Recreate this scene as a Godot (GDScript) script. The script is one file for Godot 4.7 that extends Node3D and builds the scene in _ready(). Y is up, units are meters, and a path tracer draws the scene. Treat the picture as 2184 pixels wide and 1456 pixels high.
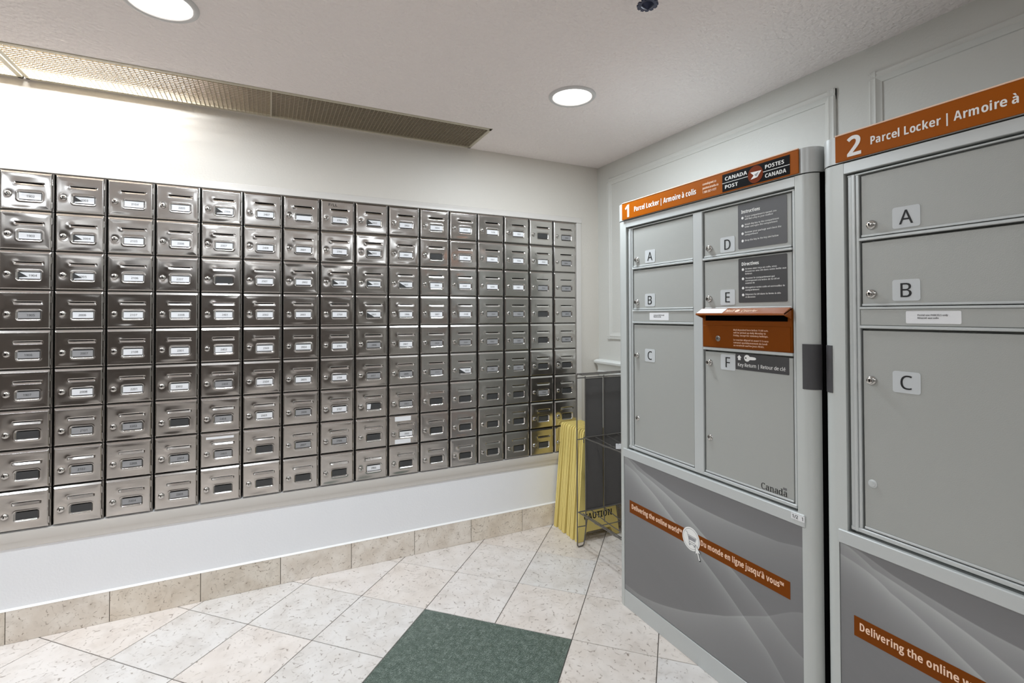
extends Node3D
# Apartment mail room: a wall bank of steel mailboxes, two grey parcel lockers, a wire rack and yellow floor signs.
# x runs along the mailbox wall (0 at the corner), y up, z out into the room.

const H := 2.3046          # ceiling height
const FAR := 4.8           # room width
const FARZ := 8.2          # room depth behind the camera
const MW := 0.17402        # mailbox column width
const MH := 0.16375        # mailbox row height
const MX := -0.1805        # edge of the mailbox bank nearest the corner
const MY := 1.9212         # top of the bank
const COLS := 16
const ROWS := 9
const TS := 0.33528        # floor tile
const LX := -0.5246        # front plane of the parcel lockers

var M := {}
var sans: SystemFont
var bold: SystemFont
var serif: SystemFont
var rng := RandomNumberGenerator.new()
var used := {}

func _ready() -> void:
	rng.seed = 7
	# ---------------------------------------------------------------- camera
	var cam := Camera3D.new()
	cam.name = "camera"
	var yaw := 0.45681
	var pit := 0.01347
	var rol := -0.0026
	var fw := Vector3(sin(yaw) * cos(pit), sin(pit), -cos(yaw) * cos(pit))
	var ri := Vector3(cos(yaw), 0, sin(yaw))
	var up := ri.cross(fw)
	var r2 := ri * cos(rol) + up * sin(rol)
	var u2 := up * cos(rol) - ri * sin(rol)
	cam.transform = Transform3D(Basis(r2, u2, -fw), Vector3(-1.97944, 1.32491, 2.71396))
	var f := 1053.59
	cam.projection = Camera3D.PROJECTION_FRUSTUM
	cam.near = 0.05
	cam.far = 60.0
	cam.size = cam.near * 1456.0 / f
	cam.frustum_offset = Vector2(0, -(728.0 - 656.23) / f * cam.near)
	cam.current = true
	add_child(cam)
	# ---------------------------------------------------------------- world
	var we := WorldEnvironment.new()
	we.name = "world"
	var en := Environment.new()
	en.background_mode = Environment.BG_COLOR
	en.background_color = Color(0, 0, 0)
	en.tonemap_mode = Environment.TONE_MAPPER_LINEAR
	en.tonemap_exposure = 1.2
	en.sdfgi_enabled = true
	en.ssao_enabled = true
	en.ssil_enabled = true
	we.environment = en
	add_child(we)
	# ---------------------------------------------------------------- lights
	var lamp_energy := 1.3
	var white := Color(0.93, 0.97, 1.0)
	materials()
	downlight(-2.290, 0.852, lamp_energy, white, "round recessed downlight beside the slatted ceiling grille, above the mailboxes")
	downlight(-0.760, 0.852, lamp_energy, white, "round recessed downlight near the room corner, in front of the parcel lockers")
	var added_rear := [[-2.29, 2.45, 0.3, "added unseen round downlight over the viewer's place, second row from the mailboxes"], [-3.82, 0.852, 1.0, "added unseen round downlight near the far end of the mailboxes"], [-3.82, 2.45, 0.6, "added unseen round downlight in the open side of the room"],
		[-0.76, 3.9, 0.5, "added unseen round downlight close to the panelled wall, past the second locker"]]
	for q in added_rear:  # unseen downlights, added out of view to light the room and the steel
		downlight(q[0], q[1], lamp_energy * q[2], white, q[3])
	var where := ["near the panelled wall", "in the middle of the ceiling", "at the open side"]
	for i in 3:
		for k in 3:
			added_troffer([-1.0, -2.4, -3.9][i], [4.4, 5.8, 7.2][k], 0.32, "added unseen square panel light %s, %s" % [where[i], ["row closer to the mailboxes", "middle row of three", "row by the back wall"][k]])
	cove_light()
	# ---------------------------------------------------------------- structure, objects
	room()
	floor_tiles()
	baseboards()
	wall_trim()
	grilles()
	mailboxes()
	lockers()
	signs()
	rack()
	sprinkler()

# ====================================================================== helpers
func numbered(called: String) -> String:
	if not used.has(called):
		used[called] = 0
		return called
	used[called] += 1
	return "%s_%03d" % [called, used[called]]

func thing(called: String, label: String, category: String, at := Vector3.ZERO, turn := 0.0, group := "") -> Node3D:
	var o := Node3D.new()
	o.name = numbered(called)
	add_child(o, true)
	o.position = at
	o.rotation.y = turn
	tag(o, label, category, group)
	return o

func tag(o: Node3D, label: String, category: String, group := "") -> void:
	o.set_meta("label", label)
	o.set_meta("category", category)
	if group:
		o.set_meta("group", group)

func put(called: String, mesh: Mesh, parent: Node3D, mat: Material = null, at := Vector3.ZERO) -> MeshInstance3D:
	var o := MeshInstance3D.new()
	o.name = called
	o.mesh = mesh
	if mat:
		o.material_override = mat
	o.position = at
	parent.add_child(o, true)
	return o

func structure(called: String, label: String, category: String, mesh: Mesh = null, mat: Material = null) -> Node3D:
	var o: Node3D
	if mesh:
		o = put(called, mesh, self, mat)
	else:
		o = Node3D.new()
		o.name = called
		add_child(o, true)
	o.set_meta("kind", "structure")
	tag(o, label, category)
	return o

func ST() -> SurfaceTool:
	var st := SurfaceTool.new()
	st.begin(Mesh.PRIMITIVE_TRIANGLES)
	return st

func uv_of(v: Vector3, n: Vector3) -> Vector2:
	var a := n.abs()
	if a.y >= a.x and a.y >= a.z:
		return Vector2(v.x, v.z)
	if a.x >= a.z:
		return Vector2(v.z, -v.y)
	return Vector2(v.x, -v.y)

func poly(st: SurfaceTool, pts: Array, out: Vector3, uvs: Array = []) -> void:
	var n: Vector3 = Vector3.ZERO
	for i in range(1, pts.size() - 1):
		n += (pts[i] - pts[0]).cross(pts[i + 1] - pts[0])
	if n.length() < 1e-14:
		return
	n = n.normalized()
	var flip := n.dot(out) > 0.0
	if not flip:
		n = -n
	for i in range(1, pts.size() - 1):
		var ids := [0, i + 1, i] if flip else [0, i, i + 1]
		for k in ids:
			st.set_normal(n)
			st.set_uv(uvs[k] if uvs.size() else uv_of(pts[k], n))
			st.add_vertex(pts[k])

func box(st: SurfaceTool, lo: Vector3, hi: Vector3, c := 0.0) -> void:
	var m := (lo + hi) * 0.5
	if c <= 0.0:
		for ax in 3:
			for s in [0, 1]:
				var b := (ax + 1) % 3
				var d := (ax + 2) % 3
				var pts := []
				for q in [[0, 0], [1, 0], [1, 1], [0, 1]]:
					var v := Vector3.ZERO
					v[ax] = hi[ax] if s else lo[ax]
					v[b] = hi[b] if q[0] else lo[b]
					v[d] = hi[d] if q[1] else lo[d]
					pts.append(v)
				var o := Vector3.ZERO
				o[ax] = 1.0 if s else -1.0
				poly(st, pts, o)
		return
	var e := hi - lo
	c = minf(c, minf(e.x, minf(e.y, e.z)) * 0.45)
	# vertex of corner (sx,sy,sz) on the face of axis ax
	var vv := func(s: Vector3i, ax: int) -> Vector3:
		var v := Vector3.ZERO
		for k in 3:
			var t: float = hi[k] if s[k] else lo[k]
			if k != ax:
				t += -c if s[k] else c
			v[k] = t
		return v
	for ax in 3:
		var b := (ax + 1) % 3
		var d := (ax + 2) % 3
		for s in [0, 1]:
			var pts := []
			for q in [[0, 0], [1, 0], [1, 1], [0, 1]]:
				var k := Vector3i.ZERO
				k[ax] = s
				k[b] = q[0]
				k[d] = q[1]
				pts.append(vv.call(k, ax))
			var o := Vector3.ZERO
			o[ax] = 1.0 if s else -1.0
			poly(st, pts, o)
		for q in [[0, 0], [1, 0], [1, 1], [0, 1]]:   # edges along ax
			var k0 := Vector3i.ZERO
			k0[b] = q[0]
			k0[d] = q[1]
			var k1 := k0
			k1[ax] = 1
			var o := Vector3.ZERO
			o[b] = 1.0 if q[0] else -1.0
			o[d] = 1.0 if q[1] else -1.0
			poly(st, [vv.call(k0, b), vv.call(k1, b), vv.call(k1, d), vv.call(k0, d)], o)
	for i in 8:
		var k := Vector3i(i & 1, (i >> 1) & 1, (i >> 2) & 1)
		var o := Vector3(k) * 2.0 - Vector3.ONE
		poly(st, [vv.call(k, 0), vv.call(k, 1), vv.call(k, 2)], o)

func box_mesh(lo: Vector3, hi: Vector3, c := 0.0) -> ArrayMesh:
	var st := ST()
	box(st, lo, hi, c)
	return st.commit()

# extrude a closed outline of (a, b) along an axis; place(a, b, t) gives the point
func extrude(st: SurfaceTool, outline: PackedVector2Array, place: Callable, t0: float, t1: float, caps := true) -> void:
	var n := outline.size()
	var area := 0.0
	for i in n:
		area += outline[i].cross(outline[(i + 1) % n])
	var sgn := 1.0 if area > 0 else -1.0
	var o3: Vector3 = place.call(0.0, 0.0, 0.0)
	var ea: Vector3 = place.call(1.0, 0.0, 0.0) - o3
	var eb: Vector3 = place.call(0.0, 1.0, 0.0) - o3
	var et: Vector3 = place.call(0.0, 0.0, 1.0) - o3
	var seg := []
	for i in n:
		var d := outline[(i + 1) % n] - outline[i]
		seg.append(Vector2(d.y, -d.x).normalized() * sgn)
	var run := 0.0
	for i in n:
		var j := (i + 1) % n
		var na: Vector2 = seg[i]
		var nb: Vector2 = seg[i]
		if seg[i].dot(seg[(i + n - 1) % n]) > 0.75:
			na = (seg[i] + seg[(i + n - 1) % n]).normalized()
		if seg[i].dot(seg[j]) > 0.75:
			nb = (seg[i] + seg[j]).normalized()
		var ln := outline[i].distance_to(outline[j])
		var c := [place.call(outline[i].x, outline[i].y, t0), place.call(outline[j].x, outline[j].y, t0), place.call(outline[j].x, outline[j].y, t1), place.call(outline[i].x, outline[i].y, t1)]
		var nn := [na, nb, nb, na]
		var uvs := [Vector2(run, t0), Vector2(run + ln, t0), Vector2(run + ln, t1), Vector2(run, t1)]
		run += ln
		var o: Vector3 = ea * seg[i].x + eb * seg[i].y
		var cr: Vector3 = (c[1] - c[0]).cross(c[2] - c[0])
		var order := [0, 2, 1, 0, 3, 2] if cr.dot(o) > 0 else [0, 1, 2, 0, 2, 3]
		for k in order:
			st.set_normal((ea * nn[k].x + eb * nn[k].y).normalized())
			st.set_uv(uvs[k])
			st.add_vertex(c[k])
	if caps:
		var tri := Geometry2D.triangulate_polygon(outline)
		for side in [[t0, -et], [t1, et]]:
			for i in range(0, tri.size(), 3):
				poly(st, [place.call(outline[tri[i]].x, outline[tri[i]].y, side[0]), place.call(outline[tri[i + 1]].x, outline[tri[i + 1]].y, side[0]), place.call(outline[tri[i + 2]].x, outline[tri[i + 2]].y, side[0])], side[1])

func xy_z(a: float, b: float, t: float) -> Vector3:
	return Vector3(a, b, t)

func xz_y(a: float, b: float, t: float) -> Vector3:
	return Vector3(a, t, b)

func yz_x(a: float, b: float, t: float) -> Vector3:
	return Vector3(t, a, b)

func rounded(x0: float, y0: float, x1: float, y1: float, r: float, n := 5) -> PackedVector2Array:
	var p := PackedVector2Array()
	for q in [[x1 - r, y1 - r, 0.0], [x0 + r, y1 - r, 90.0], [x0 + r, y0 + r, 180.0], [x1 - r, y0 + r, 270.0]]:
		for i in n + 1:
			var a := deg_to_rad(q[2] + 90.0 * i / n)
			p.append(Vector2(q[0] + r * cos(a), q[1] + r * sin(a)))
	return p

func plate(x0: float, y0: float, x1: float, y1: float, z0: float, z1: float, r: float) -> ArrayMesh:
	var st := ST()
	extrude(st, rounded(x0, y0, x1, y1, r), xy_z, z0, z1)
	return st.commit()

func disc(cx: float, cy: float, r: float, n := 28) -> PackedVector2Array:
	var p := PackedVector2Array()
	for i in n:
		p.append(Vector2(cx + r * cos(TAU * i / n), cy + r * sin(TAU * i / n)))
	return p

# lathe: profile of (radius, height) turned about the axis of tr.y
func lathe(st: SurfaceTool, prof: Array, tr: Transform3D, n := 24) -> void:
	var m := prof.size()
	for i in m - 1:
		var a: Vector2 = prof[i]
		var b: Vector2 = prof[i + 1]
		var d := b - a
		if d.length() < 1e-7:
			continue
		var nn := Vector2(d.y, -d.x).normalized()
		var na := nn
		var nb := nn
		if i > 0:
			var d0: Vector2 = a - prof[i - 1]
			var n0 := Vector2(d0.y, -d0.x).normalized()
			if n0.dot(nn) > 0.7:
				na = (n0 + nn).normalized()
		if i < m - 2:
			var d1: Vector2 = prof[i + 2] - b
			var n1 := Vector2(d1.y, -d1.x).normalized()
			if n1.dot(nn) > 0.7:
				nb = (n1 + nn).normalized()
		for k in n:
			var t0 := TAU * k / n
			var t1 := TAU * (k + 1) / n
			var c0 := Vector3(cos(t0), 0, sin(t0))
			var c1 := Vector3(cos(t1), 0, sin(t1))
			var v := [c0 * a.x + Vector3(0, a.y, 0), c1 * a.x + Vector3(0, a.y, 0), c1 * b.x + Vector3(0, b.y, 0), c0 * b.x + Vector3(0, b.y, 0)]
			var q := [c0 * na.x + Vector3(0, na.y, 0), c1 * na.x + Vector3(0, na.y, 0), c1 * nb.x + Vector3(0, nb.y, 0), c0 * nb.x + Vector3(0, nb.y, 0)]
			var fo: Vector3 = (c0 + c1).normalized() * nn.x + Vector3(0, nn.y, 0)
			var cr: Vector3 = (v[1] - v[0]).cross(v[2] - v[0]) + (v[2] - v[0]).cross(v[3] - v[0])
			var order := [0, 2, 1, 0, 3, 2] if cr.dot(fo) > 0 else [0, 1, 2, 0, 2, 3]
			for j in order:
				st.set_normal(tr.basis * q[j])
				st.set_uv(Vector2(float(k) / n, a.y))
				st.add_vertex(tr * v[j])

func tube(st: SurfaceTool, pts: Array, r: float, n := 8) -> void:
	var rings := []
	var nor := []
	var t: Vector3 = (pts[1] - pts[0]).normalized()
	var u := t.cross(Vector3.UP if absf(t.y) < 0.9 else Vector3.RIGHT).normalized()
	for i in pts.size():
		var d: Vector3
		if i == 0:
			d = (pts[1] - pts[0]).normalized()
		elif i == pts.size() - 1:
			d = (pts[i] - pts[i - 1]).normalized()
		else:
			d = ((pts[i] - pts[i - 1]).normalized() + (pts[i + 1] - pts[i]).normalized()).normalized()
		u = (u - d * u.dot(d)).normalized()
		var w := d.cross(u)
		var ring := []
		var nr := []
		for k in n:
			var a := TAU * k / n
			nr.append(u * cos(a) + w * sin(a))
			ring.append(pts[i] + nr[k] * r)
		rings.append(ring)
		nor.append(nr)
	for i in pts.size() - 1:
		for k in n:
			var k2 := (k + 1) % n
			var v := [rings[i][k], rings[i][k2], rings[i + 1][k2], rings[i + 1][k]]
			var q := [nor[i][k], nor[i][k2], nor[i + 1][k2], nor[i + 1][k]]
			var cr: Vector3 = (v[1] - v[0]).cross(v[2] - v[0])
			var order := [0, 2, 1, 0, 3, 2] if cr.dot(q[0]) > 0 else [0, 1, 2, 0, 2, 3]
			for j in order:
				st.set_normal(q[j])
				st.set_uv(Vector2.ZERO)
				st.add_vertex(v[j])
	poly(st, rings[0], pts[0] - pts[1])
	poly(st, rings[-1], pts[-1] - pts[-2])

func wire(pts: Array, r: float, bend := 0.0) -> ArrayMesh:
	var st := ST()
	tube(st, soften(pts, bend) if bend > 0.0 else pts, r)
	return st.commit()

func soften(pts: Array, r: float) -> Array:
	var out := [pts[0]]
	for i in range(1, pts.size() - 1):
		var a: Vector3 = pts[i - 1]
		var b: Vector3 = pts[i]
		var c: Vector3 = pts[i + 1]
		var k := minf(r, minf(a.distance_to(b), b.distance_to(c)) * 0.49)
		var p := b + (a - b).normalized() * k
		var q := b + (c - b).normalized() * k
		for s in 5:
			var t := s / 4.0
			out.append(p.lerp(b, t).lerp(b.lerp(q, t), t))
	out.append(pts[-1])
	return out

# lettering fitted into width w (or to a letter height h when w is 0); at = start of the baseline, or its middle
func lettering(called: String, text: String, font: Font, parent: Node3D, mat: Material, at: Vector3, h: float, w := 0.0, centred := false, fine := true, spread := 0.0) -> MeshInstance3D:
	var t := TextMesh.new()
	t.text = text
	t.font = font
	t.font_size = 24
	t.pixel_size = 0.01
	t.depth = 0.02
	t.curve_step = 1.0 if fine else 2.5
	t.horizontal_alignment = HORIZONTAL_ALIGNMENT_LEFT
	t.vertical_alignment = VERTICAL_ALIGNMENT_TOP
	if spread != 0.0:
		t.line_spacing = spread
	var bb := t.get_aabb()
	var o := put(called, t, parent, mat)
	var cap := 0.171
	var sy := h / cap
	var sx := sy if w <= 0.0 else w / bb.size.x
	var lines := text.count("\n") + 1
	# baseline of the last line: measured from a capital H of the same face
	var ref := TextMesh.new()
	ref.text = "H" + "\nH".repeat(lines - 1)
	ref.font = font
	ref.font_size = 24
	ref.pixel_size = 0.01
	ref.depth = 0.02
	ref.horizontal_alignment = HORIZONTAL_ALIGNMENT_LEFT
	ref.vertical_alignment = VERTICAL_ALIGNMENT_TOP
	if spread != 0.0:
		ref.line_spacing = spread
	var rb := ref.get_aabb()
	if lines == 1 and rb.size.y > 0.01:
		sy = h / rb.size.y
		if w <= 0.0:
			sx = sy
	var base_y := rb.position.y
	var x0 := bb.position.x + (bb.size.x * 0.5 if centred else 0.0)
	o.scale = Vector3(sx, sy, 0.03)
	o.position = at - Vector3(x0 * sx, base_y * sy, -0.0003)
	return o

func std(c: Color, rough := 0.6, metal := 0.0, spec := 0.5) -> StandardMaterial3D:
	var m := StandardMaterial3D.new()
	m.albedo_color = c
	m.roughness = rough
	m.metallic = metal
	m.metallic_specular = spec
	return m

func rgb(r: int, g: int, b: int) -> Color:
	return Color8(r, g, b)

func noise_tex(freq: float, oct: int, seed_: int, normal := 0.0, size := 512, kind := FastNoiseLite.TYPE_SIMPLEX_SMOOTH) -> NoiseTexture2D:
	var n := FastNoiseLite.new()
	n.noise_type = kind
	n.frequency = freq
	n.fractal_octaves = oct
	n.seed = seed_
	var t := NoiseTexture2D.new()
	t.width = size
	t.height = size
	t.seamless = true
	t.noise = n
	if normal > 0.0:
		t.as_normal_map = true
		t.bump_strength = normal
	return t

func grainy(m: StandardMaterial3D, tex: Texture2D, amount: float, scale_: float) -> StandardMaterial3D:
	m.normal_enabled = true
	m.normal_texture = tex
	m.normal_scale = amount
	m.uv1_triplanar = true
	m.uv1_world_triplanar = true
	m.uv1_scale = Vector3.ONE * scale_
	return m

func noise_bytes(size: int, freq: float, oct: int, seed_: int, kind := FastNoiseLite.TYPE_SIMPLEX_SMOOTH, ridged := false, warp := 0.0) -> PackedByteArray:
	var n := FastNoiseLite.new()
	n.noise_type = kind
	n.frequency = freq
	n.seed = seed_
	n.fractal_octaves = oct
	n.fractal_type = FastNoiseLite.FRACTAL_RIDGED if ridged else FastNoiseLite.FRACTAL_FBM
	if warp > 0.0:
		n.domain_warp_enabled = true
		n.domain_warp_amplitude = warp
		n.domain_warp_frequency = freq * 0.7
	var im := n.get_seamless_image(size, size)
	im.convert(Image.FORMAT_L8)
	return im.get_data()

# cream fossil marble: cloudy ground, short dark flecks and thin veins
func marble(c0: Color, c1: Color, fleck: Color, strength: float, seed_: int) -> ImageTexture:
	var s := 1024
	var a := noise_bytes(s, 0.006, 4, seed_)
	var b := noise_bytes(s, 0.022, 2, seed_ + 1, FastNoiseLite.TYPE_SIMPLEX_SMOOTH, true, 25.0)
	var c := noise_bytes(s, 0.030, 2, seed_ + 2)
	var d := noise_bytes(s, 0.012, 3, seed_ + 3)
	var out := PackedByteArray()
	out.resize(s * s * 3)
	for i in s * s:
		var t := a[i] / 255.0
		var col := c0.lerp(c1, clampf((t - 0.25) * 2.0, 0, 1))
		var ridge := clampf((b[i] / 255.0 - 0.82) / 0.15, 0, 1)
		var gate := clampf((c[i] / 255.0 - 0.52) / 0.14, 0, 1)
		var soft := clampf((d[i] / 255.0 - 0.55) / 0.3, 0, 1)
		col = col.lerp(fleck, clampf(ridge * gate * 0.62 * strength + soft * 0.09 * strength + ridge * 0.20 * strength, 0, 1))
		out[i * 3] = int(col.r8)
		out[i * 3 + 1] = int(col.g8)
		out[i * 3 + 2] = int(col.b8)
	return ImageTexture.create_from_image(Image.create_from_data(s, s, false, Image.FORMAT_RGB8, out))

func granite() -> ImageTexture:
	var s := 512
	var a := noise_bytes(s, 0.34, 2, 31)
	var b := noise_bytes(s, 0.03, 3, 32)
	var out := PackedByteArray()
	out.resize(s * s * 3)
	for y in s:
		for x in s:
			var i := y * s + x
			var j := y * s + (x / 5)
			var t := clampf(0.5 + (a[i] / 255.0 - 0.5) * 1.3 + (a[j] / 255.0 - 0.5) * 0.7 + (b[i] / 255.0 - 0.5) * 0.3, 0, 1)
			var col := rgb(50, 64, 56).lerp(rgb(156, 167, 158), t * t * 1.1)
			out[i * 3] = col.r8
			out[i * 3 + 1] = col.g8
			out[i * 3 + 2] = col.b8
	return ImageTexture.create_from_image(Image.create_from_data(s, s, false, Image.FORMAT_RGB8, out))

func materials() -> void:
	sans = SystemFont.new()
	sans.font_names = PackedStringArray(["Droid Sans"])
	bold = SystemFont.new()
	bold.font_names = PackedStringArray(["Droid Sans"])
	bold.font_weight = 700
	serif = SystemFont.new()
	serif.font_names = PackedStringArray(["Droid Serif"])
	var fine := noise_tex(0.05, 3, 3, 6.0)
	var stip := noise_tex(0.035, 3, 5, 10.0)
	M.ceiling = grainy(std(rgb(240, 231, 227), 0.85), stip, 0.55, 2.2)
	M.wall = grainy(std(rgb(218, 212, 203), 0.5), fine, 0.12, 3.0)
	M.wall_low = grainy(std(rgb(244, 244, 246), 0.45), fine, 0.1, 3.0)
	M.panel = grainy(std(rgb(208, 207, 201), 0.5), fine, 0.1, 3.0)
	M.trim = std(rgb(216, 211, 205), 0.4)
	M.trim_white = std(rgb(226, 227, 224), 0.4)
	M.dark_wall = std(rgb(106, 97, 91), 0.6)
	M.caulk = std(rgb(240, 238, 235), 0.5)
	M.grout = std(rgb(92, 86, 80), 0.9)
	M.tiles = []
	var mt := marble(rgb(238, 232, 227), rgb(247, 243, 240), rgb(128, 116, 106), 1.0, 11)
	for k in 4:
		var m := std([rgb(232, 229, 227), rgb(228, 227, 226), rgb(229, 224, 219), rgb(232, 227, 223)][k], 0.32, 0.0, 0.45)
		m.albedo_texture = mt
		M.tiles.append(m)
	M.base = []
	var bt := marble(rgb(228, 219, 208), rgb(242, 236, 228), rgb(118, 102, 86), 1.0, 23)
	for k in 3:
		var m := std([rgb(252, 249, 246), rgb(242, 238, 232), rgb(248, 243, 236)][k], 0.35)
		m.albedo_texture = bt
		M.base.append(m)
	M.green = std(Color.WHITE, 0.3)
	M.green.albedo_texture = granite()
	M.green.uv1_scale = Vector3(2.2, 2.2, 2.2)
	# steel
	M.steel = std(rgb(200, 196, 192), 0.17, 1.0)
	M.steel.anisotropy_enabled = true
	M.steel.anisotropy = 0.6
	M.steel_frame = std(rgb(150, 146, 141), 0.34, 1.0)
	M.steel_dark = std(rgb(58, 55, 53), 0.5, 0.6)
	M.chrome = std(rgb(205, 203, 200), 0.14, 1.0)
	M.black = std(rgb(10, 10, 10), 0.6)
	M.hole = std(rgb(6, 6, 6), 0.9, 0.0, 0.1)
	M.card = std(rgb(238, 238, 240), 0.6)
	M.card_shaded = std(rgb(150, 149, 150), 0.6)  # white card with the dimness of its recess put into the colour
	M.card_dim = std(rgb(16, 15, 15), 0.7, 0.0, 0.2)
	M.ink = std(rgb(40, 40, 42), 0.7)
	M.pane = std(Color(1, 1, 1, 0.03), 0.05, 0.0, 0.2)
	M.pane.transparency = BaseMaterial3D.TRANSPARENCY_ALPHA
	# lockers
	var orange_peel := noise_tex(0.09, 2, 9, 4.0)
	M.locker = std(rgb(196, 199, 196), 0.38, 0.1)
	M.locker_frame = std(rgb(196, 199, 198), 0.34, 0.15)
	M.locker_door = grainy(std(rgb(170, 171, 167), 0.46, 0.1), orange_peel, 0.10, 6.0)
	M.plate = std(rgb(200, 203, 204), 0.4)
	M.orange = std(rgb(162, 83, 2), 0.45, 0.0, 0.25)
	M.orange_gloss = std(rgb(150, 76, 4), 0.22, 0.0, 0.7)
	M.orange_body = std(rgb(122, 60, 0), 0.45, 0.0, 0.25)
	M.white_print = std(rgb(244, 243, 240), 0.5)
	M.pink_print = std(rgb(250, 214, 186), 0.5)
	M.logo_black = std(rgb(8, 7, 9), 0.5, 0.0, 0.2)
	M.logo_red = std(rgb(122, 50, 14), 0.5, 0.0, 0.2)
	M.placard = std(rgb(90, 90, 92), 0.4)
	M.placard_dark = std(rgb(66, 65, 66), 0.4)
	M.black_print = std(rgb(14, 14, 14), 0.6)
	M.sticker = std(rgb(232, 232, 233), 0.45)
	M.grey_print = std(rgb(110, 108, 110), 0.6)
	M.corner = std(rgb(70, 69, 71), 0.5)
	M.icon_grey = std(rgb(150, 149, 152), 0.5)
	M.shadow_gap = std(rgb(20, 20, 20), 0.8)
	M.lower_print = std(Color.WHITE, 0.4)
	M.lower_print.albedo_texture = sweep_print()
	# grille
	M.louvre = std(rgb(160, 149, 128), 0.5, 0.0, 0.3)
	M.grille_frame = std(rgb(182, 173, 152), 0.4)
	M.housing = std(rgb(70, 62, 52), 0.8)
	M.glow = std(Color.WHITE, 0.5)
	M.glow.emission_enabled = true
	M.glow.emission = rgb(255, 252, 247)
	M.glow.emission_energy_multiplier = 1.6
	M.ring = std(rgb(206, 203, 201), 0.35)
	# rack and signs
	M.wire = std(rgb(120, 116, 112), 0.35, 0.7)
	M.rack_panel = grainy(std(rgb(84, 81, 80), 0.55), fine, 0.2, 8.0)
	M.yellow = std(rgb(234, 212, 128), 0.5)
	M.sprinkler = std(rgb(44, 47, 64), 0.3, 0.8)

# light sweeping bands printed on the lower locker panel (x: 0 left to 1, y: 0 top to 1)
func sweep_print() -> ImageTexture:
	var w := 768
	var h := 544
	var out := PackedByteArray()
	out.resize(w * h * 3)
	var base := rgb(122, 121, 122)
	var curves := [
		[[0.0, -0.02], [0.16, 0.05], [0.40, 0.115], [0.65, 0.135], [0.9, 0.125], [1.0, 0.10], 0.42, 0.15],
		[[0.0, -0.01], [0.10, 0.055], [0.35, 0.16], [0.60, 0.33], [0.80, 0.49], [1.0, 0.66], 0.42, 0.085],
		[[0.0, 0.05], [0.15, 0.13], [0.45, 0.36], [0.65, 0.54], [0.85, 0.74], [1.0, 0.93], 0.40, 0.08],
		[[0.0, 0.96], [0.15, 0.955], [0.4, 0.86], [0.65, 0.71], [0.85, 0.56], [1.0, 0.43], 0.34, 0.20],
	]
	for y in h:
		for x in w:
			var u := float(x) / w
			var v := float(y) / h
			var g := 0.0
			for c in curves:
				var yc := 0.0
				for k in 5:
					if u >= c[k][0] and u <= c[k + 1][0]:
						var t: float = (u - c[k][0]) / (c[k + 1][0] - c[k][0])
						var p0: float = c[maxi(k - 1, 0)][1]
						var p3: float = c[mini(k + 2, 5)][1]
						yc = cubic_interpolate(c[k][1], c[k + 1][1], p0, p3, t)
				var d := v - yc
				if d > 0:
					g += c[6] * (exp(-d / c[7]) + 0.30 * exp(-d / 0.008)) * smoothstep(0.0, 0.006, d) * (0.55 + 0.45 * sin(PI * clampf(u * 1.1, 0, 1)))
			var col := base.lerp(rgb(202, 204, 202), clampf(g, 0, 1))
			var i := (y * w + x) * 3
			out[i] = col.r8
			out[i + 1] = col.g8
			out[i + 2] = col.b8
	return ImageTexture.create_from_image(Image.create_from_data(w, h, false, Image.FORMAT_RGB8, out))

# ====================================================================== lamps
func downlight(x: float, z: float, energy: float, col: Color, label: String) -> void:
	var t := thing("ceiling_light", label, "ceiling light", Vector3(x, H, z), 0.0, "recessed round downlights")
	var st := ST()
	lathe(st, [Vector2(0.088, -0.001), Vector2(0.088, -0.006), Vector2(0.092, -0.009), Vector2(0.100, -0.008), Vector2(0.105, -0.004), Vector2(0.106, 0.0)], Transform3D.IDENTITY, 48)
	put("trim_ring", st.commit(), t, M.ring)
	var s2 := ST()
	lathe(s2, [Vector2(0.0, -0.0045), Vector2(0.06, -0.0042), Vector2(0.0865, -0.003), Vector2(0.0865, 0.0)], Transform3D.IDENTITY, 48)
	put("lens", s2.commit(), t, M.glow)
	var l := AreaLight3D.new()
	l.name = "lamp"
	l.area_size = Vector2(0.15, 0.15)
	l.light_energy = energy
	l.light_color = col
	l.area_range = 12.0
	l.area_attenuation = 2.0
	l.shadow_enabled = true
	l.rotation_degrees = Vector3(-90, 0, 0)
	l.position = Vector3(0, -0.012, 0)
	t.add_child(l)

func added_troffer(x: float, z: float, energy: float, label: String) -> void:  # out-of-view panel, added so the steel doors have brightness to reflect
	var t := thing("added_panel_light", label, "ceiling light", Vector3(x, H, z), 0.0, "added square panel lights, unseen at the back of the room")
	var st := ST()
	for b in [[-0.31, -0.31, 0.31, -0.29], [-0.31, 0.29, 0.31, 0.31], [-0.31, -0.29, -0.29, 0.29], [0.29, -0.29, 0.31, 0.29]]:
		box(st, Vector3(b[0], -0.012, b[1]), Vector3(b[2], 0, b[3]), 0.002)
	put("frame", st.commit(), t, M.ring)
	put("diffuser", box_mesh(Vector3(-0.29, -0.008, -0.29), Vector3(0.29, 0, 0.29)), t, M.glow)
	var l := AreaLight3D.new()
	l.name = "lamp"
	l.area_size = Vector2(0.56, 0.56)
	l.light_energy = energy
	l.light_color = Color(0.93, 0.97, 1.0)
	l.area_range = 14.0
	l.area_attenuation = 2.0
	l.shadow_enabled = true
	l.rotation_degrees = Vector3(-90, 0, 0)
	l.position = Vector3(0, -0.014, 0)
	t.add_child(l)

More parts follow.
